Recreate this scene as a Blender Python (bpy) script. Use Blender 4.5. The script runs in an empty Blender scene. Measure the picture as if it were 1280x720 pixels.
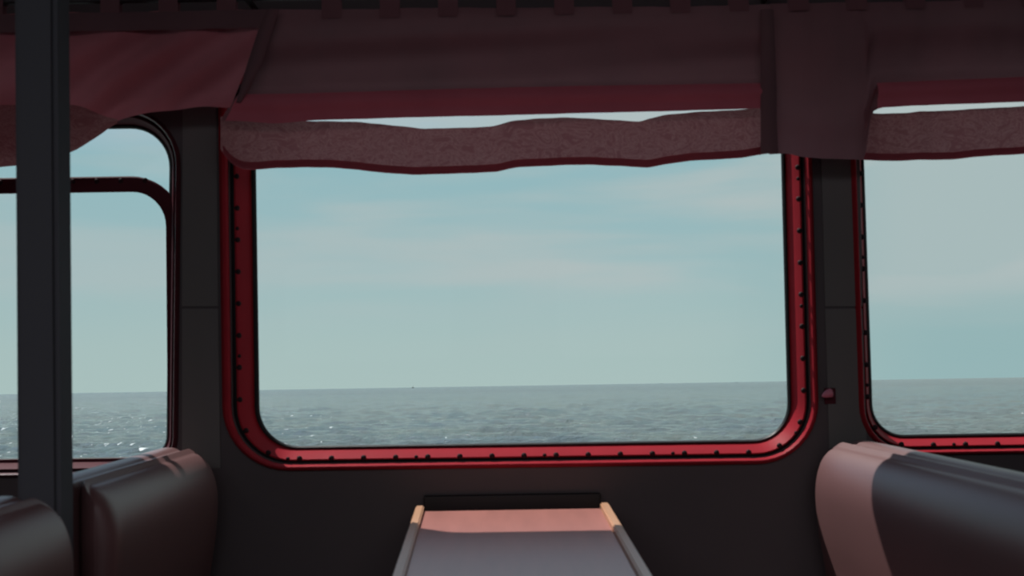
import bpy, bmesh, math, random
from mathutils import Vector, Matrix, Euler
random.seed(7)
R = math.radians
C = bpy.context.scene.collection
sc = bpy.context.scene

# ------------------------------------------------------------------ camera
# Cabin frame: window wall is the plane y = 0 (inner face), cabin at y < 0, floor z = 0.
EYE = Vector((0, -2.6, 1.13))
FPX = 1500.0
PITCH, ROLL = 2.1, -0.95
camd = bpy.data.cameras.new('camera')
camd.sensor_width = 36
camd.lens = FPX / 1280 * 36
camd.clip_start = 0.05
camd.clip_end = 40000
camd.dof.use_dof = True
camd.dof.focus_distance = 7.0
camd.dof.aperture_fstop = 7.0
cam = bpy.data.objects.new('camera', camd)
C.objects.link(cam)
ROT = Matrix.Rotation(R(90 + PITCH), 3, 'X') @ Matrix.Rotation(R(ROLL), 3, 'Z')
cam.location = EYE
cam.rotation_euler = ROT.to_euler()
sc.camera = cam
sc.view_settings.view_transform = 'Standard'
sc.view_settings.look = 'None'
sc.view_settings.exposure = 0.0
sc.view_settings.gamma = 1.0
sc.view_settings.use_curve_mapping = False

SEA_TILT = 2.55          # the boat is heeled a little: the sea dips away in the cabin's frame

# ------------------------------------------------------------------ world
w = bpy.data.worlds.new('sky')
sc.world = w
w.use_nodes = True
nt = w.node_tree
nt.nodes.clear()
def N(nt, t, **k):
    n = nt.nodes.new(t)
    for a, b in k.items():
        setattr(n, a, b)
    return n
def ramp(nt, stops, interp='LINEAR'):
    r = N(nt, 'ShaderNodeValToRGB')
    r.color_ramp.interpolation = interp
    e = r.color_ramp.elements
    while len(e) < len(stops):
        e.new(0.5)
    for i, (p, c) in enumerate(stops):
        e[i].position = p
        e[i].color = (c[0], c[1], c[2], 1)
    return r
def S(r, g, b):
    f = lambda c: (c / 255 / 12.92) if c / 255 <= 0.04045 else ((c / 255 + 0.055) / 1.055) ** 2.4
    return (f(r), f(g), f(b))
L = nt.links.new
tc = N(nt, 'ShaderNodeTexCoord')
vr = N(nt, 'ShaderNodeVectorRotate', rotation_type='X_AXIS')
vr.inputs['Angle'].default_value = R(SEA_TILT)
L(tc.outputs['Generated'], vr.inputs['Vector'])
sep = N(nt, 'ShaderNodeSeparateXYZ')
L(vr.outputs[0], sep.inputs[0])
base = ramp(nt, [(0.0, S(173, 194, 191)), (0.035, S(171, 193, 191)), (0.10, S(161, 189, 192)), (0.185, S(148, 185, 192)), (0.25, S(166, 195, 224)), (1.0, S(170, 196, 232))])
L(sep.outputs['Z'], base.inputs[0])
mp = N(nt, 'ShaderNodeMapping')
mp.inputs['Scale'].default_value = (2.2, 2.2, 16)
mp.inputs['Rotation'].default_value = (0, R(3), 0)
mp.inputs['Location'].default_value = (9, 3, 5)
L(vr.outputs[0], mp.inputs['Vector'])
n1 = N(nt, 'ShaderNodeTexNoise')
n1.inputs['Scale'].default_value = 1.5
n1.inputs['Detail'].default_value = 5
n1.inputs['Roughness'].default_value = 0.45
n1.inputs['Distortion'].default_value = 0.3
L(mp.outputs[0], n1.inputs['Vector'])
cl = ramp(nt, [(0.38, (0, 0, 0)), (0.66, (1, 1, 1))], 'EASE')
L(n1.outputs[0], cl.inputs[0])
xr = N(nt, 'ShaderNodeMapRange')      # more cloud towards the right
xr.inputs['From Min'].default_value = -0.25
xr.inputs['From Max'].default_value = 0.12
xr.inputs['To Min'].default_value = 0.55
xr.inputs['To Max'].default_value = 1.0
L(sep.outputs['X'], xr.inputs['Value'])
mu = N(nt, 'ShaderNodeMath', operation='MULTIPLY')
L(cl.outputs[0], mu.inputs[0])
L(xr.outputs[0], mu.inputs[1])
mx = N(nt, 'ShaderNodeMix', data_type='RGBA')
mx.inputs[7].default_value = (*S(181, 192, 192), 1)
zr = N(nt, 'ShaderNodeMapRange')      # thin out towards the horizon
zr.inputs['From Min'].default_value = 0.035
zr.inputs['From Max'].default_value = 0.085
zr.inputs['To Min'].default_value = 0.1
L(sep.outputs['Z'], zr.inputs['Value'])
m2 = N(nt, 'ShaderNodeMath', operation='MULTIPLY')
bk = N(nt, 'ShaderNodeMapRange', interpolation_type='SMOOTHSTEP')
bk.inputs['From Min'].default_value = 0.2
bk.inputs['From Max'].default_value = 0.32
bk.inputs['To Max'].default_value = 0.7
L(sep.outputs['X'], bk.inputs['Value'])
mxx = N(nt, 'ShaderNodeMath', operation='MAXIMUM')
L(mu.outputs[0], mxx.inputs[0]); L(bk.outputs[0], mxx.inputs[1])
L(mxx.outputs[0], m2.inputs[0]); L(zr.outputs[0], m2.inputs[1])
L(m2.outputs[0], mx.inputs[0])
tr_ = N(nt, 'ShaderNodeMapRange', interpolation_type='SMOOTHSTEP')
tr_.inputs['From Min'].default_value = 0.12
tr_.inputs['From Max'].default_value = 0.36
L(sep.outputs['X'], tr_.inputs['Value'])
mt_ = N(nt, 'ShaderNodeMix', data_type='RGBA')
mt_.inputs[7].default_value = (*S(150, 182, 184), 1)
L(tr_.outputs[0], mt_.inputs[0]); L(base.outputs[0], mt_.inputs[6])
L(mt_.outputs[2], mx.inputs[6])
bg = N(nt, 'ShaderNodeBackground')
bg.inputs['Strength'].default_value = 1.0
L(mx.outputs[2], bg.inputs['Color'])
wo = N(nt, 'ShaderNodeOutputWorld')
L(bg.outputs[0], wo.inputs[0])

# ------------------------------------------------------------------ sun
AZ, EL = 47.5, 55.7
sd = bpy.data.lights.new('sun', 'SUN')
sd.energy = 5.4
sd.angle = R(0.6)
sd.color = (1.0, 0.93, 0.88)
sun = bpy.data.objects.new('sun', sd)
C.objects.link(sun)
sdir = Vector((-math.sin(R(AZ)) * math.cos(R(EL)), math.cos(R(AZ)) * math.cos(R(EL)), math.sin(R(EL))))
sun.rotation_euler = sdir.to_track_quat('Z', 'Y').to_euler()
sun.location = (-3, 4, 6)

# added area light behind the camera, lifts the cabin's dark tones
ld = bpy.data.lights.new('fill_light', 'AREA')
ld.shape = 'RECTANGLE'; ld.size = 3.2; ld.size_y = 0.8
ld.energy = 14.0
ld.color = (1.0, 0.93, 1.0)
fill = bpy.data.objects.new('fill_light', ld)
C.objects.link(fill)
fill.location = (-0.25, -2.9, 2.0)
fill.rotation_euler = (R(12), 0, 0)

# ------------------------------------------------------------------ helpers
def ray(px, py):
    return ROT @ Vector((px - 640, -(py - 360), -FPX))
def at(px, py, Y):
    d = ray(px, py)
    return EYE + d * ((Y - EYE.y) / d.y)
def atz(px, py, Z):
    d = ray(px, py)
    return EYE + d * ((Z - EYE.z) / d.z)

def tag(o, label=None, cat=None, group=None, kind=None):
    if label: o['label'] = label
    if cat: o['category'] = cat
    if group: o['group'] = group
    if kind: o['kind'] = kind
    return o
def empty(name, loc=(0, 0, 0)):
    o = bpy.data.objects.new(name, None)
    o.empty_display_size = 0.05
    o.location = loc
    C.objects.link(o)
    return o
def mesh_obj(name, verts, faces, mat, parent=None, smooth=True, uvs=None):
    me = bpy.data.meshes.new(name)
    me.from_pydata([tuple(v) for v in verts], [], faces)
    if uvs:
        ul = me.uv_layers.new(name='UVMap')
        for p in me.polygons:
            for li in p.loop_indices:
                ul.data[li].uv = uvs[me.loops[li].vertex_index]
    bm = bmesh.new(); bm.from_mesh(me)
    bmesh.ops.recalc_face_normals(bm, faces=bm.faces)
    bm.to_mesh(me); bm.free()
    if smooth:
        for p in me.polygons: p.use_smooth = True
        try: me.set_sharp_from_angle(angle=R(38))
        except Exception: pass
    me.materials.append(mat)
    o = bpy.data.objects.new(name, me)
    C.objects.link(o)
    if parent:
        o.parent = parent
        o.matrix_parent_inverse = Matrix.Translation(-Vector(parent.location))
    return o
def box(name, a, b, mat, parent=None, bevel=0.0, rot=0, pivot=None):
    bm = bmesh.new()
    bmesh.ops.create_cube(bm, size=1)
    a = Vector(a); b = Vector(b)
    for v in bm.verts:
        v.co = Vector(((a.x + b.x) / 2 + v.co.x * (b.x - a.x), (a.y + b.y) / 2 + v.co.y * (b.y - a.y), (a.z + b.z) / 2 + v.co.z * (b.z - a.z)))
    if bevel:
        bmesh.ops.bevel(bm, geom=bm.edges[:], offset=bevel, segments=3, affect='EDGES', profile=0.6)
    if rot:
        bmesh.ops.rotate(bm, verts=bm.verts, cent=pivot, matrix=Matrix.Rotation(rot, 3, 'Z'))
    vs = [v.co.copy() for v in bm.verts]; bm.verts.index_update()
    fs = [[v.index for v in f.verts] for f in bm.faces]
    bm.free()
    return mesh_obj(name, vs, fs, mat, parent)
def prism(name, quad, z0, z1, mat, parent=None, bevel=0.002):
    """Four-sided slab with corners quad (x, y)."""
    bm = bmesh.new()
    lo = [bm.verts.new((p[0], p[1], z0)) for p in quad]
    hi = [bm.verts.new((p[0], p[1], z1)) for p in quad]
    bm.faces.new(lo); bm.faces.new(hi)
    for i in range(4):
        j = (i + 1) % 4
        bm.faces.new((lo[i], lo[j], hi[j], hi[i]))
    bmesh.ops.bevel(bm, geom=bm.edges[:], offset=bevel, segments=2, affect='EDGES')
    bm.verts.index_update()
    vs = [v.co.copy() for v in bm.verts]
    fs = [[v.index for v in f.verts] for f in bm.faces]
    bm.free()
    return mesh_obj(name, vs, fs, mat, parent)

def mat(name, col, rough=0.5, spec=0.5, metal=0.0, noise=None, bump=None, coat=0):
    m = bpy.data.materials.new(name)
    m.use_nodes = True
    t = m.node_tree
    p = t.nodes['Principled BSDF']
    p.inputs['Base Color'].default_value = (*col, 1)
    p.inputs['Roughness'].default_value = rough
    p.inputs['Specular IOR Level'].default_value = spec
    p.inputs['Metallic'].default_value = metal
    p.inputs['Coat Weight'].default_value = coat
    p.inputs['Coat Roughness'].default_value = 0.15
    tcn = N(t, 'ShaderNodeTexCoord')
    if noise:      # (scale, second colour, stretch)
        mpn = N(t, 'ShaderNodeMapping'); mpn.inputs['Scale'].default_value = noise[2]
        t.links.new(tcn.outputs['Object'], mpn.inputs['Vector'])
        nn = N(t, 'ShaderNodeTexNoise'); nn.inputs['Scale'].default_value = noise[0]; nn.inputs['Detail'].default_value = 6
        t.links.new(mpn.outputs[0], nn.inputs['Vector'])
        rr = ramp(t, [(0.3, col), (0.7, noise[1])])
        t.links.new(nn.outputs[0], rr.inputs[0])
        t.links.new(rr.outputs[0], p.inputs['Base Color'])
    if bump:       # (scale, strength, distance)
        nb = N(t, 'ShaderNodeTexNoise'); nb.inputs['Scale'].default_value = bump[0]; nb.inputs['Detail'].default_value = 4
        t.links.new(tcn.outputs['Object'], nb.inputs['Vector'])
        bb = N(t, 'ShaderNodeBump'); bb.inputs['Strength'].default_value = bump[1]; bb.inputs['Distance'].default_value = bump[2]
        t.links.new(nb.outputs[0], bb.inputs['Height'])
        t.links.new(bb.outputs[0], p.inputs['Normal'])
    return m

M = {}
M['wall'] = mat('painted_wall', (0.11, 0.095, 0.10), 0.6, 0.3, noise=(6, (0.10, 0.088, 0.094), (1, 1, 1)), bump=(60, 0.2, 0.001))
M['pier'] = mat('grey_cladding', (0.18, 0.18, 0.176), 0.65, 0.2, noise=(9, (0.165, 0.165, 0.162), (1, 1, 0.4)))
M['dark'] = mat('dark_lining', (0.05, 0.047, 0.048), 0.7, 0.2, bump=(40, 0.2, 0.001))
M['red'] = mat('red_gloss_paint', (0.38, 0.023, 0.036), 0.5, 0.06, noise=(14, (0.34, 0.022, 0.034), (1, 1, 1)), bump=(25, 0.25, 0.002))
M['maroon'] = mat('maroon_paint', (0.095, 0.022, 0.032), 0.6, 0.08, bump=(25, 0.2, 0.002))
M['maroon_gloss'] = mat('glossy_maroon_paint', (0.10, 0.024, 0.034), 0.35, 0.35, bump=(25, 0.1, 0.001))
M['rubber'] = mat('black_rubber', (0.012, 0.012, 0.014), 0.5, 0.4, bump=(80, 0.1, 0.001))
M['bolt'] = mat('dark_bolt', (0.035, 0.016, 0.02), 0.7, 0.2, 0.0, bump=(90, 0.1, 0.001))
M['post'] = mat('dark_post_paint', (0.11, 0.115, 0.13), 0.8, 0.12, bump=(30, 0.15, 0.001))
M['leather'] = mat('dark_brown_leather', (0.175, 0.084, 0.084), 0.42, 0.95, noise=(5, (0.16, 0.078, 0.078), (1, 1, 1)), bump=(220, 0.12, 0.0006))
M['tabletop'] = mat('rosy_wood_veneer', (0.50, 0.21, 0.18), 0.28, 0.7, noise=(7, (0.43, 0.18, 0.155), (6, 0.8, 1)), bump=(60, 0.05, 0.0005))
M['rail'] = mat('pale_wood', (0.66, 0.38, 0.24), 0.3, 0.5, noise=(8, (0.58, 0.33, 0.2), (10, 0.8, 10)))
M['pink'] = mat('pink_enamel', (0.62, 0.2, 0.28), 0.3, 0.5, bump=(60, 0.1, 0.001))
M['metal'] = mat('dull_metal', (0.10, 0.09, 0.095), 0.4, 0.5, 0.8, bump=(60, 0.1, 0.001))

def glass_mat():
    m = bpy.data.materials.new('window_glass'); m.use_nodes = True
    t = m.node_tree; t.nodes.clear()
    tr = N(t, 'ShaderNodeBsdfTransparent'); tr.inputs[0].default_value = (0.97, 0.985, 0.985, 1)
    gl = N(t, 'ShaderNodeBsdfGlossy'); gl.inputs['Roughness'].default_value = 0.02
    fr = N(t, 'ShaderNodeFresnel'); fr.inputs[0].default_value = 1.45
    mm = N(t, 'ShaderNodeMath', operation='MULTIPLY'); mm.inputs[1].default_value = 0.12
    ms = N(t, 'ShaderNodeMixShader'); o = N(t, 'ShaderNodeOutputMaterial')
    t.links.new(fr.outputs[0], mm.inputs[0]); t.links.new(mm.outputs[0], ms.inputs[0])
    t.links.new(tr.outputs[0], ms.inputs[1]); t.links.new(gl.outputs[0], ms.inputs[2])
    t.links.new(ms.outputs[0], o.inputs[0])
    return m
M['glass'] = glass_mat()

def cloth_mat(name, col, col2, trans, lace=False, op=1.0):
    m = bpy.data.materials.new(name); m.use_nodes = True
    t = m.node_tree; t.nodes.clear()
    tcn = N(t, 'ShaderNodeTexCoord')
    K = t.links.new
    if lace:
        mpn = N(t, 'ShaderNodeMapping'); mpn.inputs['Scale'].default_value = (13, 13, 20)
        K(tcn.outputs['Object'], mpn.inputs['Vector'])
        n0 = N(t, 'ShaderNodeTexNoise'); n0.inputs['Scale'].default_value = 1.6; n0.inputs['Detail'].default_value = 2
        n0.inputs['Distortion'].default_value = 2.6
        K(mpn.outputs[0], n0.inputs['Vector'])
        rr = ramp(t, [(0.40, col), (0.47, col2), (0.52, col), (0.60, col2), (0.68, col)])
        K(n0.outputs[0], rr.inputs[0])
    else:
        n0 = N(t, 'ShaderNodeTexNoise'); n0.inputs['Scale'].default_value = 5; n0.inputs['Detail'].default_value = 4
        K(tcn.outputs['Object'], n0.inputs['Vector'])
        rr = ramp(t, [(0.35, col), (0.65, col2)])
        K(n0.outputs[0], rr.inputs[0])
    wv = N(t, 'ShaderNodeTexNoise'); wv.inputs['Scale'].default_value = 350
    K(tcn.outputs['Object'], wv.inputs['Vector'])
    bb = N(t, 'ShaderNodeBump'); bb.inputs['Strength'].default_value = 0.3; bb.inputs['Distance'].default_value = 0.0006
    K(wv.outputs[0], bb.inputs['Height'])
    d = N(t, 'ShaderNodeBsdfDiffuse'); tl = N(t, 'ShaderNodeBsdfTranslucent')
    K(rr.outputs[0], d.inputs[0]); K(rr.outputs[0], tl.inputs[0]); K(bb.outputs[0], d.inputs['Normal'])
    ms = N(t, 'ShaderNodeMixShader'); ms.inputs[0].default_value = trans
    K(d.outputs[0], ms.inputs[1]); K(tl.outputs[0], ms.inputs[2])
    o = N(t, 'ShaderNodeOutputMaterial')
    K(ms.outputs[0], o.inputs[0])
    return m
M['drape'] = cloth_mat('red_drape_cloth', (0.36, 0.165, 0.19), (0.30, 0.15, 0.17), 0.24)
M['drape_lit'] = cloth_mat('sunlit_red_drape_cloth', (0.74, 0.23, 0.28), (0.62, 0.20, 0.24), 0.25)  # drape cloth lightened to paint in the sun coming through the left curtain
M['band'] = cloth_mat('brocade_band_cloth', (0.42, 0.16, 0.175), (0.55, 0.26, 0.265), 0.32, lace=True)
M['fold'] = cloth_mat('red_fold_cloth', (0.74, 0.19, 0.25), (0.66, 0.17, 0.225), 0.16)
M['hem'] = cloth_mat('dark_hem_cloth', (0.50, 0.12, 0.15), (0.44, 0.11, 0.14), 0.45)
M['strap'] = cloth_mat('dark_strap_cloth', (0.24, 0.13, 0.145), (0.21, 0.115, 0.13), 0.05)

# ------------------------------------------------------------------ rounded window outlines in the wall plane
def quad(TL, TR, BR, BL):
    return [Vector((p.x, p.z)) for p in (at(*TL, 0), at(*TR, 0), at(*BR, 0), at(*BL, 0))]
def outline(q, r, d, nc=10, ns=14, sides=(1, 1, 1, 1)):
    """Rounded quad q (clockwise TL,TR,BR,BL) grown outward by d; r = four corner radii. Same point count for any d."""
    n = 4
    off = []
    for i in range(n):
        a, b = q[i], q[(i + 1) % n]
        t = (b - a).normalized()
        nrm = Vector((-t.y, t.x))          # outward for clockwise order
        off.append((a + nrm * d * sides[i], t))
    cor = []
    for i in range(n):
        p, t = off[i - 1]; p2, t2 = off[i]
        den = t.x * t2.y - t.y * t2.x
        s = ((p2.x - p.x) * t2.y - (p2.y - p.y) * t2.x) / den
        cor.append(p + t * s)
    pts = []
    starts = []
    for i in range(n):
        c = cor[i]; ti = off[i - 1][1]; to = off[i][1]
        rr = max(0.002, r[i] + d)
        ang = math.acos(max(-1, min(1, ti.dot(to))))
        tl = rr * math.tan(ang / 2)
        a = c - ti * tl
        ctr = a + Vector((ti.y, -ti.x)) * rr
        a0 = math.atan2(a.y - ctr.y, a.x - ctr.x)
        arc = [Vector((ctr.x + rr * math.cos(a0 - ang * k / nc), ctr.y + rr * math.sin(a0 - ang * k / nc))) for k in range(nc + 1)]
        starts.append(arc)
    for i in range(n):
        arc = starts[i]; nx = starts[(i + 1) % n][0]
        pts += arc
        for k in range(1, ns):
            pts.append(arc[-1].lerp(nx, k / ns))
    return pts
SIDES = (1, 1, 1, 1)     # how wide the surround is on its top, right, bottom and left
MID = (1, 1.03, 0.88, 1.28)
def ring(name, q, r, prof, mt, parent, closed=True):
    """Sweep the profile [(offset outward, y)] round the outline."""
    loops = [outline(q, r, d, sides=SIDES) for d, _ in prof]
    n = len(loops[0]); verts = []; faces = []
    for (d, y), lp in zip(prof, loops):
        verts += [(p.x, y, p.y) for p in lp]
    m_ = len(prof)
    for k in range(m_ if closed else m_ - 1):
        k2 = (k + 1) % m_
        for i in range(n):
            j = (i + 1) % n
            faces.append((k * n + i, k * n + j, k2 * n + j, k2 * n + i))
    return mesh_obj(name, verts, faces, mt, parent)

QC = quad((311.5, 118), (981, 107), (992.5, 552.5), (318, 562))
RC = (0.035, 0.08, 0.082, 0.09)
QL = quad((-540, 166), (208, 154.5), (203.5, 575), (-545, 584))
RL = (0.09, 0.09, 0.05, 0.05)
QR = quad((1081.5, 112), (1790, 100), (1800, 537), (1096.5, 547.5))
RR = (0.08, 0.08, 0.07, 0.07)
# sashes of the left window
QLS = quad((-536, 247), (201.5, 236.5), (204.5, 574), (-541, 583))

# ------------------------------------------------------------------ room shell
def plate(name, outer, holes, y0, thick, mt):
    cu = bpy.data.curves.new(name, 'CURVE'); cu.dimensions = '2D'; cu.fill_mode = 'BOTH'; cu.extrude = thick / 2
    for pts in [outer] + holes:
        s = cu.splines.new('POLY'); s.points.add(len(pts) - 1)
        for i, p in enumerate(pts): s.points[i].co = (p[0], p[1], 0, 1)
        s.use_cyclic_u = True
    tmp = bpy.data.objects.new(name + '_tmp', cu); C.objects.link(tmp)
    bpy.context.view_layer.update()
    dg = bpy.context.evaluated_depsgraph_get()
    me = bpy.data.meshes.new_from_object(tmp.evaluated_get(dg))
    bpy.data.objects.remove(tmp)
    for v in me.vertices:
        x, y, z = v.co
        v.co = (x, y0 + thick / 2 - z, y)
    me.update()
    me.materials.clear(); me.materials.append(mt)
    o = bpy.data.objects.new(name, me); C.objects.link(o)
    o['kind'] = 'structure'
    return o
XL, XR_, YB, ZT = -2.2, 2.4, -5.2, 2.12
HD = 0.035
plate('wall_front', [(XL, 0), (XR_, 0), (XR_, ZT), (XL, ZT)],
      [outline(QC, RC, HD, sides=MID), outline(QL, RL, HD * 0.62), outline(QR, RR, HD * 0.72)], 0.0, 0.06, M['wall'])
def rrect(x0, x1, z0, z1, r):
    q = [Vector((x0, z1)), Vector((x1, z1)), Vector((x1, z0)), Vector((x0, z0))]
    return outline(q, (r,) * 4, 0)
plate('wall_back', [(XL, 0), (XR_, 0), (XR_, ZT), (XL, ZT)],
      [rrect(-1.5, -0.4, 0.95, 1.6, 0.09), rrect(0.3, 1.5, 0.95, 1.6, 0.09)], YB - 0.05, 0.05, M['dark'])
tag(box('wall_left', (XL - 0.05, YB, 0), (XL, 0.05, ZT), M['dark']), kind='structure')
tag(box('wall_right', (XR_, YB, 0), (XR_ + 0.05, 0.05, ZT), M['dark']), kind='structure')
tag(box('floor', (XL, YB, -0.05), (XR_, 0.05, 0), M['dark']), kind='structure')
tag(box('ceiling', (XL, YB, ZT), (XR_, 0.05, ZT + 0.05), M['dark']), kind='structure')
# grey cladding strips on the two piers between the windows
def pier(name, xt0, xt1, xb0, xb1, yt, yb):
    v = [at(xt0, yt, 0), at(xt1, yt, 0), at(xb1, yb, 0), at(xb0, yb, 0)]
    verts = [(p.x, 0.0005, p.z) for p in v] + [(p.x, -0.003, p.z) for p in v]
    o = mesh_obj(name, verts, [(0, 1, 2, 3), (4, 5, 6, 7), (0, 1, 5, 4), (1, 2, 6, 5), (2, 3, 7, 6), (3, 0, 4, 7)], M['pier'], smooth=False)
    return tag(o, kind='structure')
pier('trim_1', 229, 270, 228, 273, 40, 383)
pier('trim_2', 228, 273, 228, 276, 386, 585)
pier('trim_3', 1022, 1071, 1031, 1078, 40, 383)
pier('trim_4', 1031, 1078, 1036, 1083, 386, 560)

# ------------------------------------------------------------------ windows
def bolt_mesh(r=0.0062, h=0.0045):
    vs, fs = [], []
    n, k = 12, 4
    for i in range(k):
        a = (i / k) * math.pi / 2
        for j in range(n):
            t = 2 * math.pi * j / n
            vs.append((r * math.cos(a) * math.cos(t), -h * math.sin(a), r * math.cos(a) * math.sin(t)))
    vs.append((0, -h, 0))
    for i in range(k - 1):
        for j in range(n):
            fs.append((i * n + j, i * n + (j + 1) % n, (i + 1) * n + (j + 1) % n, (i + 1) * n + j))
    for j in range(n):
        fs.append(((k - 1) * n + j, (k - 1) * n + (j + 1) % n, k * n))
    me = bpy.data.meshes.new('bolt'); me.from_pydata(vs, [], fs)
    for p in me.polygons: p.use_smooth = True
    me.materials.append(M['bolt'])
    return me
BOLT = bolt_mesh()
def bolts(parent, q, r, d, y, step, shift=0.0, keep=lambda x, z: True, small_every=0):
    pts = outline(q, r, d, 10, 60, sides=SIDES)
    n = len(pts)
    pos, acc, k = [], -shift, 0
    for i in range(n):
        a, b = pts[i], pts[(i + 1) % n]
        ln = (b - a).length
        while acc + ln >= step:
            t = (step - acc) / ln
            p = a.lerp(b, t)
            pos.append((p, 1.0)); k += 1
            if small_every and k % small_every == 0:
                pos.append((p + (b - a).normalized() * step * 0.36, 0.7))
            a = p; ln = (b - a).length; acc = 0
        acc += ln
    for p, s in pos:
        if not keep(p.x, p.y): continue
        o = bpy.data.objects.new('bolt', BOLT)
        C.objects.link(o); o.parent = parent
        o.location = Vector((p.x, y, p.y)) - Vector(parent.location)
        o.scale = (s, s, s)

def window(name, q, r, sash=None, keep=lambda x, z: True, width=1.0, paint=M['red']):
    ctr = Vector(((q[0].x + q[1].x) / 2, 0, q[2].y))
    root = empty(name, ctr); tag(root, kind='structure')
    k = width
    w1, w2, w3 = 0.0255 * k, 0.0285 * k, 0.0375 * k
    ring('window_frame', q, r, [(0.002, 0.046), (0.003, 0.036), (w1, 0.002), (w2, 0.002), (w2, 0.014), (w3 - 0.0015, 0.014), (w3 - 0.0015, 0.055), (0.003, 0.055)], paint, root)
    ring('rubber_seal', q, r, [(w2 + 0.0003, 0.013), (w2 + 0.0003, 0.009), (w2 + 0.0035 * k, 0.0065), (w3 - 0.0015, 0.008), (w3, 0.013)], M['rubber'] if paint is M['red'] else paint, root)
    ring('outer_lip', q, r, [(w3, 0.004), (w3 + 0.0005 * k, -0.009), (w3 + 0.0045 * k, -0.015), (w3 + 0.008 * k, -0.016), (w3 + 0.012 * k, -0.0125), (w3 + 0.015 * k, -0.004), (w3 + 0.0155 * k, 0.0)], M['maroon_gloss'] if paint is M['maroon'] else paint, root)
    ring('glass_gasket', q, r, [(-0.003, 0.042), (-0.003, 0.036), (0.000, 0.0325), (0.004, 0.0335), (0.0035, 0.042)], M['rubber'], root)
    for nm, qq, yy in [('pane', q, 0.038)]:
        lp = outline(q, r, 0.001)
        n = len(lp)
        vs = [(p.x, yy - 0.002, p.y) for p in lp] + [(p.x, yy + 0.002, p.y) for p in lp]
        fs = [tuple(range(n)), tuple(range(2 * n - 1, n - 1, -1))] + [(i, (i + 1) % n, n + (i + 1) % n, n + i) for i in range(n)]
        mesh_obj(nm, vs, fs, M['glass'], root, smooth=False)
    bolts(root, q, r, w1 - 0.0015, 0.0035, 0.0693, 0.03, keep, 4)
    if sash:
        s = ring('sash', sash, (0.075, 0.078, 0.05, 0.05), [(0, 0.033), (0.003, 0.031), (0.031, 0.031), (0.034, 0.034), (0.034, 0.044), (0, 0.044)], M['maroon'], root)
        pts = outline(sash, (0.075, 0.078, 0.05, 0.05), 0.021, 10, 24)
        # bolts along the sash's top bar
        tl, tr = sash[0], sash[1]
        ln = (tr - tl).length
        nrm = Vector((-(tr - tl).normalized().y, (tr - tl).normalized().x))
        k = 0
        x = ln - 0.045
        while x > 0.02:
            p = tl + (tr - tl).normalized() * x + nrm * 0.024
            o = bpy.data.objects.new('bolt', BOLT); C.objects.link(o); o.parent = root
            o.location = Vector((p.x, 0.032, p.y)) - Vector(root.location)
            x -= 0.053
    return root
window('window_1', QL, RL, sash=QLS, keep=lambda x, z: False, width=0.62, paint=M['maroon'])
SIDES = MID
window('window_2', QC, RC)
SIDES = (1, 1, 1, 1)
window('window_3', QR, RR, width=0.72)

# ------------------------------------------------------------------ table
ZTB = 0.76
def lerp2(a, b, t): return a + (b - a) * t
fl, fr_ = atz(531, 634.5, ZTB), atz(748, 630.0, ZTB)
nl, nr = atz(506.5, 722, ZTB), atz(798, 722, ZTB)
YF, YN = -0.085, -1.10
def edge(a, b, Y): return (a.x + (b.x - a.x) * (Y - a.y) / (b.y - a.y), Y)
TQ = [edge(fl, nl, YF), edge(fr_, nr, YF), edge(fr_, nr, YN), edge(fl, nl, YN)]
cx = sum(p[0] for p in TQ) / 4
tb = empty('table', (cx, -0.6, 0))
tag(tb, 'narrow wooden table with raised pale side rails, standing end-on below the middle window', 'table')
prism('tabletop', TQ, ZTB - 0.022, ZTB, M['tabletop'], tb)
W = 0.018
for s in (0, 1):
    if s == 0: q = [(TQ[0][0] - W, YF + 0.022), (TQ[0][0] - 0.0005, YF + 0.022), (TQ[3][0] - 0.0005, YN), (TQ[3][0] - W, YN)]
    else: q = [(TQ[1][0] + 0.0005, YF + 0.022), (TQ[1][0] + W, YF + 0.022), (TQ[2][0] + W, YN), (TQ[2][0] + 0.0005, YN)]
    o = prism('side_rail', q, ZTB - 0.026, ZTB + 0.009, M['rail'], tb, 0.0025)
    o['label'] = 'pale wooden side rail'
box('pedestal_leg', (cx - 0.03, -0.95, 0.025), (cx + 0.03, -0.87, ZTB - 0.022), M['dark'], tb, 0.006)
box('pedestal_leg', (cx - 0.03, -0.32, 0.025), (cx + 0.03, -0.24, ZTB - 0.022), M['dark'], tb, 0.006)
box('foot_plate', (cx - 0.13, -1.0, 0.0), (cx + 0.13, -0.2, 0.025), M['dark'], tb, 0.005)
box('wall_shade_strip', (TQ[0][0] - 0.005, -0.020, ZTB - 0.03), (TQ[1][0] + 0.005, 0.0, ZTB + 0.022), M['rubber'], tb, 0.003)  # black strip standing in for the shaded wall just above the table
box('support_tongue', (cx - 0.12, -0.12, ZTB - 0.03), (cx + 0.12, -0.015, ZTB - 0.0225), M['rubber'], tb, 0.001)

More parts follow.
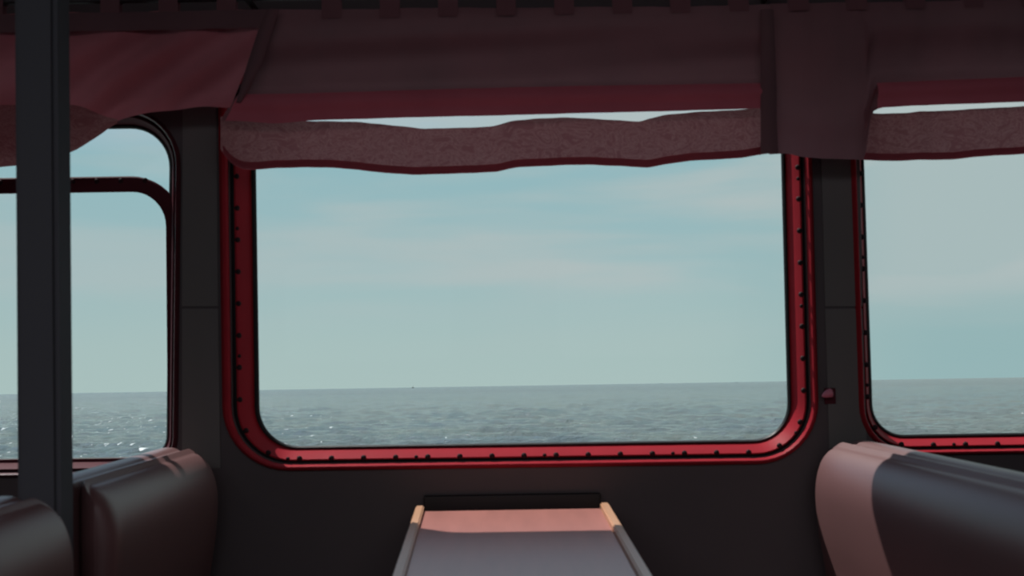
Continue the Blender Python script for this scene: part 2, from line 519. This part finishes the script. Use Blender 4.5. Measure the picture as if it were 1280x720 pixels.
# ------------------------------------------------------------------ benches
def catmull(p, sub=5):
    n = len(p); out = []
    for i in range(n):
        p0, p1, p2, p3 = (Vector(p[(i + k - 1) % n]) for k in range(4))
        for k in range(sub):
            t = k / sub
            out.append(0.5 * ((2 * p1) + (-p0 + p2) * t + (2 * p0 - 5 * p1 + 4 * p2 - p3) * t * t + (-p0 + 3 * p1 - 3 * p2 + p3) * t ** 3))
    return out
def sweep(name, prof, o, d, u, L0, L1, rnd, mt, parent, wob=0.0):
    """Sweep the (u, z) profile from distance L0 to L1 along d, rounding both ends by rnd."""
    pr = catmull(prof)
    cu_ = sum(p.x for p in pr) / len(pr); cz = sum(p.y for p in pr) / len(pr)
    hu = max(p.x for p in pr) - cu_; hz = max(p.y for p in pr) - cz
    st = []
    for k in range(7):
        a = k / 6 * math.pi / 2
        st.append((L0 + rnd * (1 - math.sin(a)), rnd * (1 - math.cos(a))))
    st = [(L0 + rnd * (1 - math.cos(k / 6 * math.pi / 2)), rnd * (1 - math.sin(k / 6 * math.pi / 2))) for k in range(7)]
    mid = [(L0 + rnd + (L1 - L0 - 2 * rnd) * k / 20, 0) for k in range(1, 20)]
    en = [(L1 - rnd * (1 - math.cos(k / 6 * math.pi / 2)), rnd * (1 - math.sin(k / 6 * math.pi / 2))) for k in range(6, -1, -1)]
    vs, fs = [], []
    allst = st + mid + en
    for (s, ins) in allst:
        fu = max(0.05, 1 - ins / hu); fz = max(0.05, 1 - ins / hz)
        for p in pr:
            wv = wob * math.sin(s * 23 + p.y * 9)
            P = o + d * s + u * (cu_ + (p.x - cu_) * fu + wv)
            vs.append((P.x, P.y, cz + (p.y - cz) * fz))
    n = len(pr)
    for a in range(len(allst) - 1):
        for i in range(n):
            j = (i + 1) % n
            fs.append((a * n + i, a * n + j, (a + 1) * n + j, (a + 1) * n + i))
    fs.append(tuple(range(n))); fs.append(tuple(range((len(allst) - 1) * n, len(allst) * n)))
    return mesh_obj(name, vs, fs, mt, parent)
FRONT = [(0.010, 0.880), (0.028, 0.889), (0.050, 0.876), (0.066, 0.852), (0.076, 0.815), (0.077, 0.770), (0.070, 0.700), (0.056, 0.620), (0.044, 0.54), (0.036, 0.47), (0.012, 0.465), (0.010, 0.67)]
REAR = [(0.006, 0.47), (0.006, 0.68), (0.006, 0.870), (-0.006, 0.896), (-0.030, 0.902), (-0.058, 0.893), (-0.078, 0.862), (-0.085, 0.80), (-0.085, 0.65), (-0.085, 0.47)]
def bench(label, A, B, side, L0, L1, zc, name='bench_seat'):
    """Ridge passes through A (at the wall) towards B; side = +1 faces +x."""
    d = Vector((B.x - A.x, B.y - A.y, 0)).normalized()
    u = Vector((-d.y, d.x, 0))
    if u.x * side < 0: u = -u
    o = Vector((A.x, A.y, 0))
    dz = zc - 0.902
    base = o + d * ((L0 + L1) / 2)
    root = empty(name, (base.x, base.y, 0))
    tag(root, label, 'bench', 'padded benches set across the cabin')
    f = [(a, b + dz) for a, b in FRONT]; r_ = [(a, b + dz) for a, b in REAR]
    sweep('back_cushion', f, o, d, u, L0, L1, 0.034, M['leather'], root, 0.0)
    sweep('backrest', r_, o, d, u, L0, L1, 0.03, M['leather'], root)
    seat = [(0.03, 0.44), (0.03, 0.36), (0.36, 0.36), (0.385, 0.385), (0.385, 0.42), (0.36, 0.445), (0.2, 0.455)]
    sweep('seat_cushion', seat, o, d, u, L0, L1, 0.015, M['leather'], root)
    P = [o + d * (L0 + 0.02) + u * (-0.07), o + d * (L0 + 0.02) + u * 0.33, o + d * (L1 - 0.02) + u * 0.33, o + d * (L1 - 0.02) + u * (-0.07)]
    prism('base', [(p.x, p.y) for p in P], 0.0, 0.365, M['dark'], root, 0.004)
    P = [o + d * (L0 + 0.02) + u * (-0.07), o + d * (L0 + 0.02) + u * 0.0, o + d * (L1 - 0.02) + u * 0.0, o + d * (L1 - 0.02) + u * (-0.07)]
    prism('back_frame', [(p.x, p.y) for p in P], 0.36, 0.50, M['dark'], root, 0.004)
    return root
RA = at(1052, 548.5, -0.02)
RB = atz(1280, 597, RA.z)
bench('dark leather bench right of the table, its far end in brown sunlight', RA, RB, -1, 0.012, 1.5, RA.z)
LA = at(232, 557.5, -0.05)
LB = atz(85, 600, LA.z)
dl = (Vector((LB.x - LA.x, LB.y - LA.y))).length
bench('dark leather bench left of the table, between the window wall and the dark post', LA, LB, 1, 0.0, dl + 0.0, LA.z)
bench('dark leather bench at lower left corner, nearer than the dark post', LA, LB, 1, dl + 0.13, dl + 1.2, LA.z - 0.004)

# ------------------------------------------------------------------ post
PY = LA.y + (LB - LA).normalized().y * (dl + 0.07)
pt, pb = at(53, 0, PY), at(57.5, 640, PY)
hw = 26.3 / FPX * (PY - EYE.y)
pr = empty('support_post', (pb.x, PY, 0))
tag(pr, 'dark square upright post in front of the left window, rising between two benches', 'post')
sl = (pt.x - pb.x) / (pt.z - pb.z)
X0 = pb.x - sl * pb.z
bmv = []
for z in (0.0, ZT):
    xc = X0 + sl * z
    for dx, dy in ((-1, -1), (1, -1), (1, 1), (-1, 1)):
        bmv.append((xc + dx * hw, PY + dy * hw, z))
bm = bmesh.new()
vv = [bm.verts.new(v) for v in bmv]
for f in ((0, 1, 2, 3), (4, 5, 6, 7), (0, 1, 5, 4), (1, 2, 6, 5), (2, 3, 7, 6), (3, 0, 4, 7)): bm.faces.new([vv[i] for i in f])
bmesh.ops.bevel(bm, geom=[e for e in bm.edges if abs(e.verts[0].co.z - e.verts[1].co.z) > 1], offset=0.008, segments=4, affect='EDGES')
bm.verts.index_update()
mesh_obj('shaft', [v.co.copy() for v in bm.verts], [[v.index for v in f.verts] for f in bm.faces], M['post'], pr)
bm.free()
box('base_plate', (X0 - 0.05, PY - 0.05, 0), (X0 + 0.05, PY + 0.05, 0.008), M['post'], pr, 0.002)
xt = X0 + sl * ZT
box('top_plate', (xt - 0.05, PY - 0.05, ZT - 0.008), (xt + 0.05, PY + 0.05, ZT), M['post'], pr, 0.002)

# ------------------------------------------------------------------ curtains
def interp(poly, x):
    if x <= poly[0][0]: return poly[0][1]
    for (a, b), (c, d_) in zip(poly, poly[1:]):
        if x <= c:
            t = (x - a) / (c - a)
            return b + (d_ - b) * t
    return poly[-1][1]
def smooth_poly(poly, x, w_=5.0):
    return sum(interp(poly, x + k * w_ / 2) for k in (-2, -1, 0, 1, 2)) / 5
def cloth(name, xs, top, bot, Y, depth, mt, parent, nx, nz, left=None, right=None, sm=5.0):
    """xs=(x0,x1) pixel span; top/bottom edge polylines; depth(s,t,x)->offset of the sheet in metres."""
    vs, fs = [], []
    for j in range(nz + 1):
        t = j / nz
        xl = xs[0] if left is None else interp(left, t)
        xr2 = xs[1] if right is None else interp(right, t)
        for i in range(nx + 1):
            s = i / nx
            x = xl + (xr2 - xl) * s
            y = smooth_poly(top, x, sm) * (1 - t) + smooth_poly(bot, x, sm) * t
            p = at(x, y, Y)
            vs.append((p.x, Y + depth(s, t, x), p.z))
    for j in range(nz):
        for i in range(nx):
            a = j * (nx + 1) + i
            fs.append((a, a + 1, a + nx + 2, a + nx + 1))
    return mesh_obj(name, vs, fs, mt, parent)
def creases(x, amp, seed=0):
    return amp * (math.sin(x * 0.031 + seed) * 0.5 + math.sin(x * 0.083 + 1.3 * seed) * 0.3 + math.sin(x * 0.19 + 2.1 * seed) * 0.2)

# centre
cc = empty('window_curtain', (at(640, 100, -0.12).x, -0.12, 1.6))
tag(cc, 'red gathered curtain with a patterned border band, pulled up above the middle window', 'curtain', 'red curtains above the windows')
ctop = [(250, 14), (1000, 6)]
cbot = [(240, 150), (300, 151), (345, 154.5), (390, 150), (500, 147), (640, 143.5), (800, 139.5), (930, 136), (990, 133)]
def dC(s, t, x):
    swag = -0.020 * math.exp(-((t - 0.80) / 0.07) ** 2) - 0.012 * math.exp(-((t - 0.93) / 0.04) ** 2) - 0.02 * math.exp(-((t - 0.25) / 0.16) ** 2)
    return swag + creases(x, 0.004 * (1 - t) + 0.0015, 0.3) + 0.004 * math.sin(t * 21 + x * 0.01) * (1 - t)
cloth('drape', (278, 962), ctop, cbot, -0.13, dC, M['drape'], cc, 120, 50, left=[(0, 342), (0.5, 322), (0.75, 303), (1, 276)])
FT = [(270, 118), (345, 117.5), (500, 113), (640, 109), (800, 106), (962, 104)]
cloth('lower_fold', (293, 956), FT, [(x, y + 0.6) for x, y in cbot], -0.158, lambda s, t, x: -0.010 * math.sin(min(1, t * 1.6) * math.pi * 0.9) + creases(x, 0.0025, 0.9), M['fold'], cc, 110, 12, left=[(0, 300), (1, 282)])
btop = [(270, 146), (300, 146), (340, 150), (390, 151), (450, 152), (490, 157), (530, 161), (575, 160), (615, 157.5), (640, 151), (670, 148), (700, 147), (760, 149.5), (800, 152), (812, 148), (830, 143), (870, 140), (930, 137), (958, 134)]
bbot = [(272, 180), (280, 193), (290, 205), (303, 211), (313, 212.5), (350, 210), (385, 208.5), (420, 209.5), (450, 212), (480, 216), (515, 218.5), (570, 217), (622, 214), (635, 211), (650, 208.5), (700, 206.5), (740, 206), (780, 207.5), (809, 209.5), (830, 205), (860, 201), (900, 199), (930, 197), (958, 192)]
def dB(s, t, x): return creases(x, 0.007, 1.1) + 0.002 * math.sin(t * 3)
cloth('border_band', (276, 958), btop, bbot, -0.105, dB, M['band'], cc, 150, 8, sm=3)
hemt = [(x, y - 9.5) for x, y in bbot]
cloth('hem', (279, 958), hemt, [(x, y + 0.3) for x, y in bbot], -0.107, dB, M['hem'], cc, 150, 3, sm=3)
# left
cl_ = empty('window_curtain', (at(0, 100, -0.12).x, -0.12, 1.6))
tag(cl_, 'red curtain hanging in a low swag across the left window behind the dark post', 'curtain', 'red curtains above the windows')
lb = [(-420, 205), (-200, 216), (-60, 214), (0, 208), (28, 205.5), (78, 192.5), (95, 186), (110, 177), (125, 168), (138, 158), (148, 151.5), (165, 147), (190, 140), (215, 136.5), (250, 134), (285, 135), (345, 128)]
lt = [(-420, 26), (350, 12)]
def dL(s, t, x):
    sw = -0.025 * math.sin(min(1, t * 1.2) * math.pi) - 0.012 * math.sin(t * 15 + (x + 50) * (x + 50) * 0.00012)
    return sw * (0.5 + 0.5 * math.sin(max(0, min(1, (x + 420) / 760)) * math.pi)) + creases(x, 0.003, 2.0)
cloth('drape', (-420, 300), lt, lb, -0.125, dL, M['drape_lit'], cl_, 110, 44, right=[(0, 333), (0.3, 326), (0.8, 300), (1, 288)])
cloth('header', (-420, 333), [(-420, 25.5), (350, 11.5)], [(-420, 48), (333, 35)], -0.158, lambda s, t, x: creases(x, 0.003, 2.0) - 0.002 * math.sin(t * math.pi), M['strap'], cl_, 90, 6, right=[(0, 333), (1, 328)])
lbt = [(-420, 140), (0, 131), (90, 131), (105, 134), (120, 141), (135, 147), (150, 149)]
cloth('border_band', (-415, 147), lbt, [(x, y + 0.8) for x, y in lb], -0.148, lambda s, t, x: -0.006 * math.sin(t * math.pi) + creases(x, 0.003, 2.0), M['band'], cl_, 90, 10, sm=3)
# right
cr_ = empty('window_curtain', (at(1200, 100, -0.12).x, -0.12, 1.6))
tag(cr_, 'red curtain with plain side panel and patterned border above the right window', 'curtain', 'red curtains above the windows')
rt = [(950, 5), (1650, -6)]
rb = [(960, 193), (985, 192), (1003, 196.5), (1040, 199), (1081, 200), (1090, 140), (1100, 134.5), (1150, 131.5), (1280, 127), (1650, 118)]
def dR(s, t, x):
    swag = -0.020 * math.exp(-((t - 0.78) / 0.08) ** 2) - 0.02 * math.exp(-((t - 0.25) / 0.16) ** 2)
    return (swag if x > 1080 else swag * 0.4) + creases(x, 0.005, 4.0)
cloth('drape', (962, 1650), rt, rb, -0.13, dR, M['drape'], cr_, 200, 40, sm=1.5)
cloth('lower_fold', (1096, 1650), [(1090, 104), (1280, 96), (1650, 84)], [(1090, 139), (1100, 135), (1150, 132), (1280, 127.5), (1650, 118.5)], -0.158, lambda s, t, x: -0.010 * math.sin(min(1, t * 1.6) * math.pi * 0.9) + creases(x, 0.0025, 0.9), M['fold'], cr_, 90, 12)
rbt = [(1070, 141), (1100, 142), (1135, 141), (1150, 139), (1190, 137.5), (1280, 133), (1650, 122)]
rbb = [(1070, 200), (1120, 201), (1150, 199.5), (1190, 199), (1220, 196), (1240, 194.5), (1280, 192.5), (1650, 184)]
cloth('border_band', (1078, 1650), rbt, rbb, -0.11, lambda s, t, x: creases(x, 0.006, 3.0), M['band'], cr_, 110, 8, sm=3)
cloth('hem', (1078, 1650), [(x, y - 9) for x, y in rbb], [(x, y + 0.3) for x, y in rbb], -0.112, lambda s, t, x: creases(x, 0.006, 3.0), M['hem'], cr_, 110, 3, sm=3)

# straps over the joints
def strap(label, pts, wpx, Y):
    a = at(*pts[0], Y)
    vs, fs = [], []
    n = len(pts)
    for k, (x, y) in enumerate(pts):
        for i in range(5):
            f = i / 4 - 0.5
            p = at(x + f * wpx[k], y, Y)
            vs.append((p.x, Y - 0.006 * math.cos(f * math.pi), p.z))
    for k in range(n - 1):
        for i in range(4):
            q = k * 5 + i
            fs.append((q, q + 1, q + 6, q + 5))
    m0 = len(vs)
    vs += [(v[0], Y + 0.002, v[2]) for v in vs[:m0]]
    fs += [tuple(m0 + i for i in f) for f in fs[:]]
    for k in range(n - 1):
        for e in (0, 4):
            q = k * 5 + e
            fs.append((q, q + 5, m0 + q + 5, m0 + q))
    for e in (0, (n - 1) * 5):
        for i in range(4):
            fs.append((e + i, e + i + 1, m0 + e + i + 1, m0 + e + i))
    o = mesh_obj('curtain_strap', vs, fs, M['strap'])
    return tag(o, label, 'strap', 'dark straps over the curtain joints')
strap('dark fabric strap hanging straight down between the middle and right curtains', [(959, 12), (960, 60), (961, 110), (961, 150), (962, 192)], [16, 18, 20, 20, 22], -0.168)
strap('dark fabric strap slanting between the left and middle curtains', [(341, 12), (331, 40), (318, 80), (306, 110), (298, 128)], [16, 18, 18, 12, 6], -0.172)

# curtain rod with tabs
ra, rb_ = at(-420, 9, -0.13), at(1650, -11, -0.13)
def tube(name, pts, r, mt, parent=None, n=16):
    vs, fs = [], []
    for k, p in enumerate(pts):
        a = pts[max(0, k - 1)]; b = pts[min(len(pts) - 1, k + 1)]
        t = (b - a).normalized()
        x = t.cross(Vector((0, 0, 1)) if abs(t.z) < 0.9 else Vector((0, 1, 0))).normalized(); y = t.cross(x)
        rr = r[k] if isinstance(r, (list, tuple)) else r
        for i in range(n):
            th = 2 * math.pi * i / n
            vs.append(p + x * rr * math.cos(th) + y * rr * math.sin(th))
    for k in range(len(pts) - 1):
        for i in range(n):
            j = (i + 1) % n
            fs.append((k * n + i, k * n + j, (k + 1) * n + j, (k + 1) * n + i))
    fs.append(tuple(range(n))); fs.append(tuple(range((len(pts) - 1) * n, len(pts) * n)))
    return mesh_obj(name, vs, fs, mt, parent)
rr_ = empty('curtain_rod', ((ra.x + rb_.x) / 2, -0.13, ra.z))
tag(rr_, 'thin dark rod along the top of the window wall carrying the red curtains', 'curtain rod')
za = (ra.z + rb_.z) / 2 + 0.012
tube('rod', [Vector((XL + 0.005, -0.13, za)), Vector((XR_ - 0.005, -0.13, za))], 0.008, M['metal'], rr_)
for xx in (-1.2, 0.55 * 0 - 0.55, 0.56, 1.6):
    tube('bracket', [Vector((xx, -0.13, za + 0.004)), Vector((xx, -0.06, za + 0.01)), Vector((xx, 0.0, za + 0.01))], 0.006, M['metal'], rr_)
def tabs(parent, x0, x1, step):
    k = x0
    while k < x1:
        # loop of cloth: up the front, over the rod, down the back
        path = [(-0.012, za - 0.05), (-0.0115, za - 0.02), (-0.0105, za)]
        for i in range(1, 8):
            a = math.pi - i / 8 * math.pi
            path.append((0.0105 * math.cos(a), za + 0.0105 * math.sin(a)))
        path += [(0.0105, za), (0.008, za - 0.02), (0.004, za - 0.045)]
        xa, xb = at(k, 5, -0.13).x, at(k + 24, 5, -0.13).x
        vs, fs = [], []
        for (y, z) in path:
            vs += [(xa, -0.13 + y, z), ((xa + xb) / 2, -0.13 + y * 1.06, z + 0.0005), (xb, -0.13 + y, z)]
        for i in range(len(path) - 1):
            for e in (0, 1):
                fs.append((i * 3 + e, i * 3 + e + 1, i * 3 + e + 4, i * 3 + e + 3))
        mesh_obj('tab', vs, fs, M['drape'], parent)
        k += step
tabs(cl_, -380, 290, 72.5)
tabs(cc, 403, 930, 72.5)
tabs(cr_, 985, 1600, 72.5)

# ------------------------------------------------------------------ hook on the right pier
hp = at(1031, 492, 0)
hk = empty('wall_hook', (hp.x, -0.003, hp.z))
tag(hk, 'small pink knob hook on the pier right of the middle window', 'hook')
tube('stem', [Vector((hp.x + 0.006, 0.0, hp.z - 0.004)), Vector((hp.x + 0.004, -0.014, hp.z - 0.003)), Vector((hp.x, -0.022, hp.z))], 0.005, M['pink'], hk)
tube('knob', [Vector((hp.x - 0.012, -0.024, hp.z - 0.004)), Vector((hp.x - 0.007, -0.024, hp.z - 0.002)), Vector((hp.x, -0.024, hp.z + 0.001)), Vector((hp.x + 0.007, -0.024, hp.z + 0.003)), Vector((hp.x + 0.010, -0.024, hp.z + 0.0035))], [0.002, 0.006, 0.009, 0.010, 0.007], M['pink'], hk)
box('back_plate', (hp.x - 0.002, -0.006, hp.z - 0.022), (hp.x + 0.022, -0.0025, hp.z + 0.012), M['maroon'], hk, 0.001)

# ------------------------------------------------------------------ sea
def sea_mat():
    m = bpy.data.materials.new('sea_water'); m.use_nodes = True
    t = m.node_tree; p = t.nodes['Principled BSDF']; K = t.links.new
    tcn = N(t, 'ShaderNodeTexCoord')
    n0 = N(t, 'ShaderNodeTexNoise'); n0.inputs['Scale'].default_value = 0.06; n0.inputs['Detail'].default_value = 5
    K(tcn.outputs['Object'], n0.inputs['Vector'])
    rr = ramp(t, [(0.35, (0.092, 0.124, 0.132)), (0.65, (0.118, 0.140, 0.122))])
    K(n0.outputs[0], rr.inputs[0]); # white flecks painted as sun glints, denser towards the left
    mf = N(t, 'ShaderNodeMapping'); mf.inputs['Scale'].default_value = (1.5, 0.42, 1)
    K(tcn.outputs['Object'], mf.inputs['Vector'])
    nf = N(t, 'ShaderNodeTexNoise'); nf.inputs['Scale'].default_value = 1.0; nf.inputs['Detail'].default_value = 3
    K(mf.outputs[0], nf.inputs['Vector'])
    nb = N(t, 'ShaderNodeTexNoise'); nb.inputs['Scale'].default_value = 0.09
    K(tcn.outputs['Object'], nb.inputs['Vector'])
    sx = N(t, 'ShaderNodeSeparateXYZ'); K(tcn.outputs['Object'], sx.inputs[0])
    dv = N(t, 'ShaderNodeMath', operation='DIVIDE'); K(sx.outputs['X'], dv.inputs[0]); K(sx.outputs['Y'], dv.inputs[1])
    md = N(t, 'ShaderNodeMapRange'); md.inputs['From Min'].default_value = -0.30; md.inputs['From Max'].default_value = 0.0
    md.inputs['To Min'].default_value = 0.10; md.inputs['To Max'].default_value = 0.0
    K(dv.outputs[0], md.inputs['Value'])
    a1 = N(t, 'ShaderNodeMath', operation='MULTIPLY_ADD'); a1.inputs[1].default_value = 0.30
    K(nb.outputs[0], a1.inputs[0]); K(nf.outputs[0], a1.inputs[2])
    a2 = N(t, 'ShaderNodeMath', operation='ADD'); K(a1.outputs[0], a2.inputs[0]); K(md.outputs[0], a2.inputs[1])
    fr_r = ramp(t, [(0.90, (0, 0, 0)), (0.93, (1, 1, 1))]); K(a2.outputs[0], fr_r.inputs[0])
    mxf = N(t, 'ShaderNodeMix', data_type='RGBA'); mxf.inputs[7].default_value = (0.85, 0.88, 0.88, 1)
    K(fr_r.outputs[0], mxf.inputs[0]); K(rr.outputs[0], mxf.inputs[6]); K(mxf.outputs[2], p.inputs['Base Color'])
    p.inputs['Roughness'].default_value = 0.06
    p.inputs['IOR'].default_value = 1.33
    p.inputs['Specular IOR Level'].default_value = 0.32
    ln = N(t, 'ShaderNodeVectorMath', operation='LENGTH'); K(tcn.outputs['Object'], ln.inputs[0])
    mr = N(t, 'ShaderNodeMapRange'); mr.inputs['From Min'].default_value = 120; mr.inputs['From Max'].default_value = 900
    mr.inputs['To Min'].default_value = 0.07; mr.inputs['To Max'].default_value = 0.2
    K(ln.outputs['Value'], mr.inputs['Value']); K(mr.outputs[0], p.inputs['Roughness'])
    b1 = N(t, 'ShaderNodeTexNoise'); b1.inputs['Scale'].default_value = 1.6; b1.inputs['Detail'].default_value = 6; b1.inputs['Roughness'].default_value = 0.62
    K(tcn.outputs['Object'], b1.inputs['Vector'])
    bb = N(t, 'ShaderNodeBump'); bb.inputs['Strength'].default_value = 1.0; bb.inputs['Distance'].default_value = 0.6
    K(b1.outputs[0], bb.inputs['Height']); K(bb.outputs[0], p.inputs['Normal'])
    return m
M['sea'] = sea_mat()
HS = 4.2                                   # eye height above the water
ang0, ang1 = R(5.2), 0.00014
waves = []
for k in range(56):
    lam = 0.9 * (12 ** (k / 55.0)) * random.uniform(0.85, 1.15)
    th = R(-105 + random.gauss(0, 34))
    waves.append((2 * math.pi / lam * math.cos(th), 2 * math.pi / lam * math.sin(th), 0.0085 * lam ** 0.75, random.uniform(0, 6.28)))
rows = []
a = ang0
while a > ang1:
    rows.append(HS / math.tan(a)); a -= 0.00036 if a > 0.003 else 0.00025
rows.append(30000)
NCOL = 640
HALF = R(31)
vs, fs = [], []
for rj, r0 in enumerate(rows):
    fade = 1.0 if r0 < 700 else 700 / r0
    for i in range(NCOL + 1):
        th = -HALF + 2 * HALF * i / NCOL
        x, y = r0 * math.sin(th), r0 * math.cos(th)
        z = 0.0
        for kx, ky, am, ph in waves:
            z += am * math.sin(kx * x + ky * y + ph)
        vs.append((x, y, z * fade if rj < len(rows) - 1 else 0))
for j in range(len(rows) - 1):
    for i in range(NCOL):
        a_ = j * (NCOL + 1) + i
        fs.append((a_, a_ + 1, a_ + NCOL + 2, a_ + NCOL + 1))
me = bpy.data.meshes.new('sea'); me.from_pydata(vs, [], fs)
for p in me.polygons: p.use_smooth = True
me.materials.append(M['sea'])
sea = bpy.data.objects.new('sea', me); C.objects.link(sea)
SEAROT = Matrix.Rotation(R(-SEA_TILT), 3, 'X')
nS = SEAROT @ Vector((0, 0, 1))
S0 = EYE - nS * HS
sea.location = S0; sea.rotation_euler = (R(-SEA_TILT), 0, 0)
tag(sea, 'choppy grey green sea reaching the horizon outside the windows', 'sea', kind='stuff')

# ------------------------------------------------------------------ far boats
def boat(px, dist, size, label, mast):
    d = ray(px, 480); fwd = (SEAROT.inverted() @ d)
    ang = math.atan2(fwd.x, fwd.y)
    loc = S0 + SEAROT @ Vector((dist * math.sin(ang), dist * math.cos(ang), 0.0))
    root = empty('fishing_boat', loc)
    root.rotation_euler = (R(-SEA_TILT), 0, 0)
    tag(root, label, 'boat', 'tiny boats on the horizon')
    def add(name, vs, fs, mt):
        m_ = bpy.data.meshes.new(name); m_.from_pydata([tuple(Vector(v) * size) for v in vs], [], fs); m_.materials.append(mt)
        o = bpy.data.objects.new(name, m_); C.objects.link(o); o.parent = root
    hull = []
    for x, wd, zt in ((-2.2, 0.5, 1.0), (-1.2, 0.8, 0.8), (0.6, 0.8, 0.85), (1.8, 0.45, 1.15), (2.5, 0.04, 1.45)):
        hull += [(x, -wd, zt), (x * 0.92, -wd * 0.55, -0.3), (x * 0.92, wd * 0.55, -0.3), (x, wd, zt)]
    f = []
    for k in range(4):
        for i in range(3):
            q = k * 4 + i; f.append((q, q + 1, q + 5, q + 4))
        f.append((k * 4, k * 4 + 4, k * 4 + 7, k * 4 + 3))
    f += [(0, 1, 2, 3), (16, 17, 18, 19)]
    add('hull', hull, f, M['dark'])
    c = [(-1.1, -0.45, 0.8), (0.1, -0.45, 0.8), (0.1, 0.45, 0.8), (-1.1, 0.45, 0.8), (-1.0, -0.4, 1.9), (-0.1, -0.4, 1.9), (-0.1, 0.4, 1.9), (-1.0, 0.4, 1.9)]
    add('wheelhouse', c, [(0, 1, 2, 3), (4, 5, 6, 7), (0, 1, 5, 4), (1, 2, 6, 5), (2, 3, 7, 6), (3, 0, 4, 7)], M['dark'])
    mv = []
    for z, r1 in ((0.8, 0.13), (mast, 0.07)):
        mv += [(0.3 + r1 * math.cos(i * math.pi / 3), r1 * math.sin(i * math.pi / 3), z) for i in range(6)]
    add('mast', mv, [(i, (i + 1) % 6, 6 + (i + 1) % 6, 6 + i) for i in range(6)] + [tuple(range(6)), tuple(range(6, 12))], M['dark'])
boat(516, 7000, 3.0, 'tiny dark boat with a mast on the horizon, left of centre in the middle window', 5.0)
boat(827, 7500, 1.9, 'faint tiny boat on the horizon, right of centre in the middle window', 2.6)
boat(921, 7500, 1.9, 'tiny dark boat on the horizon nearest the right edge of the middle window', 2.6)
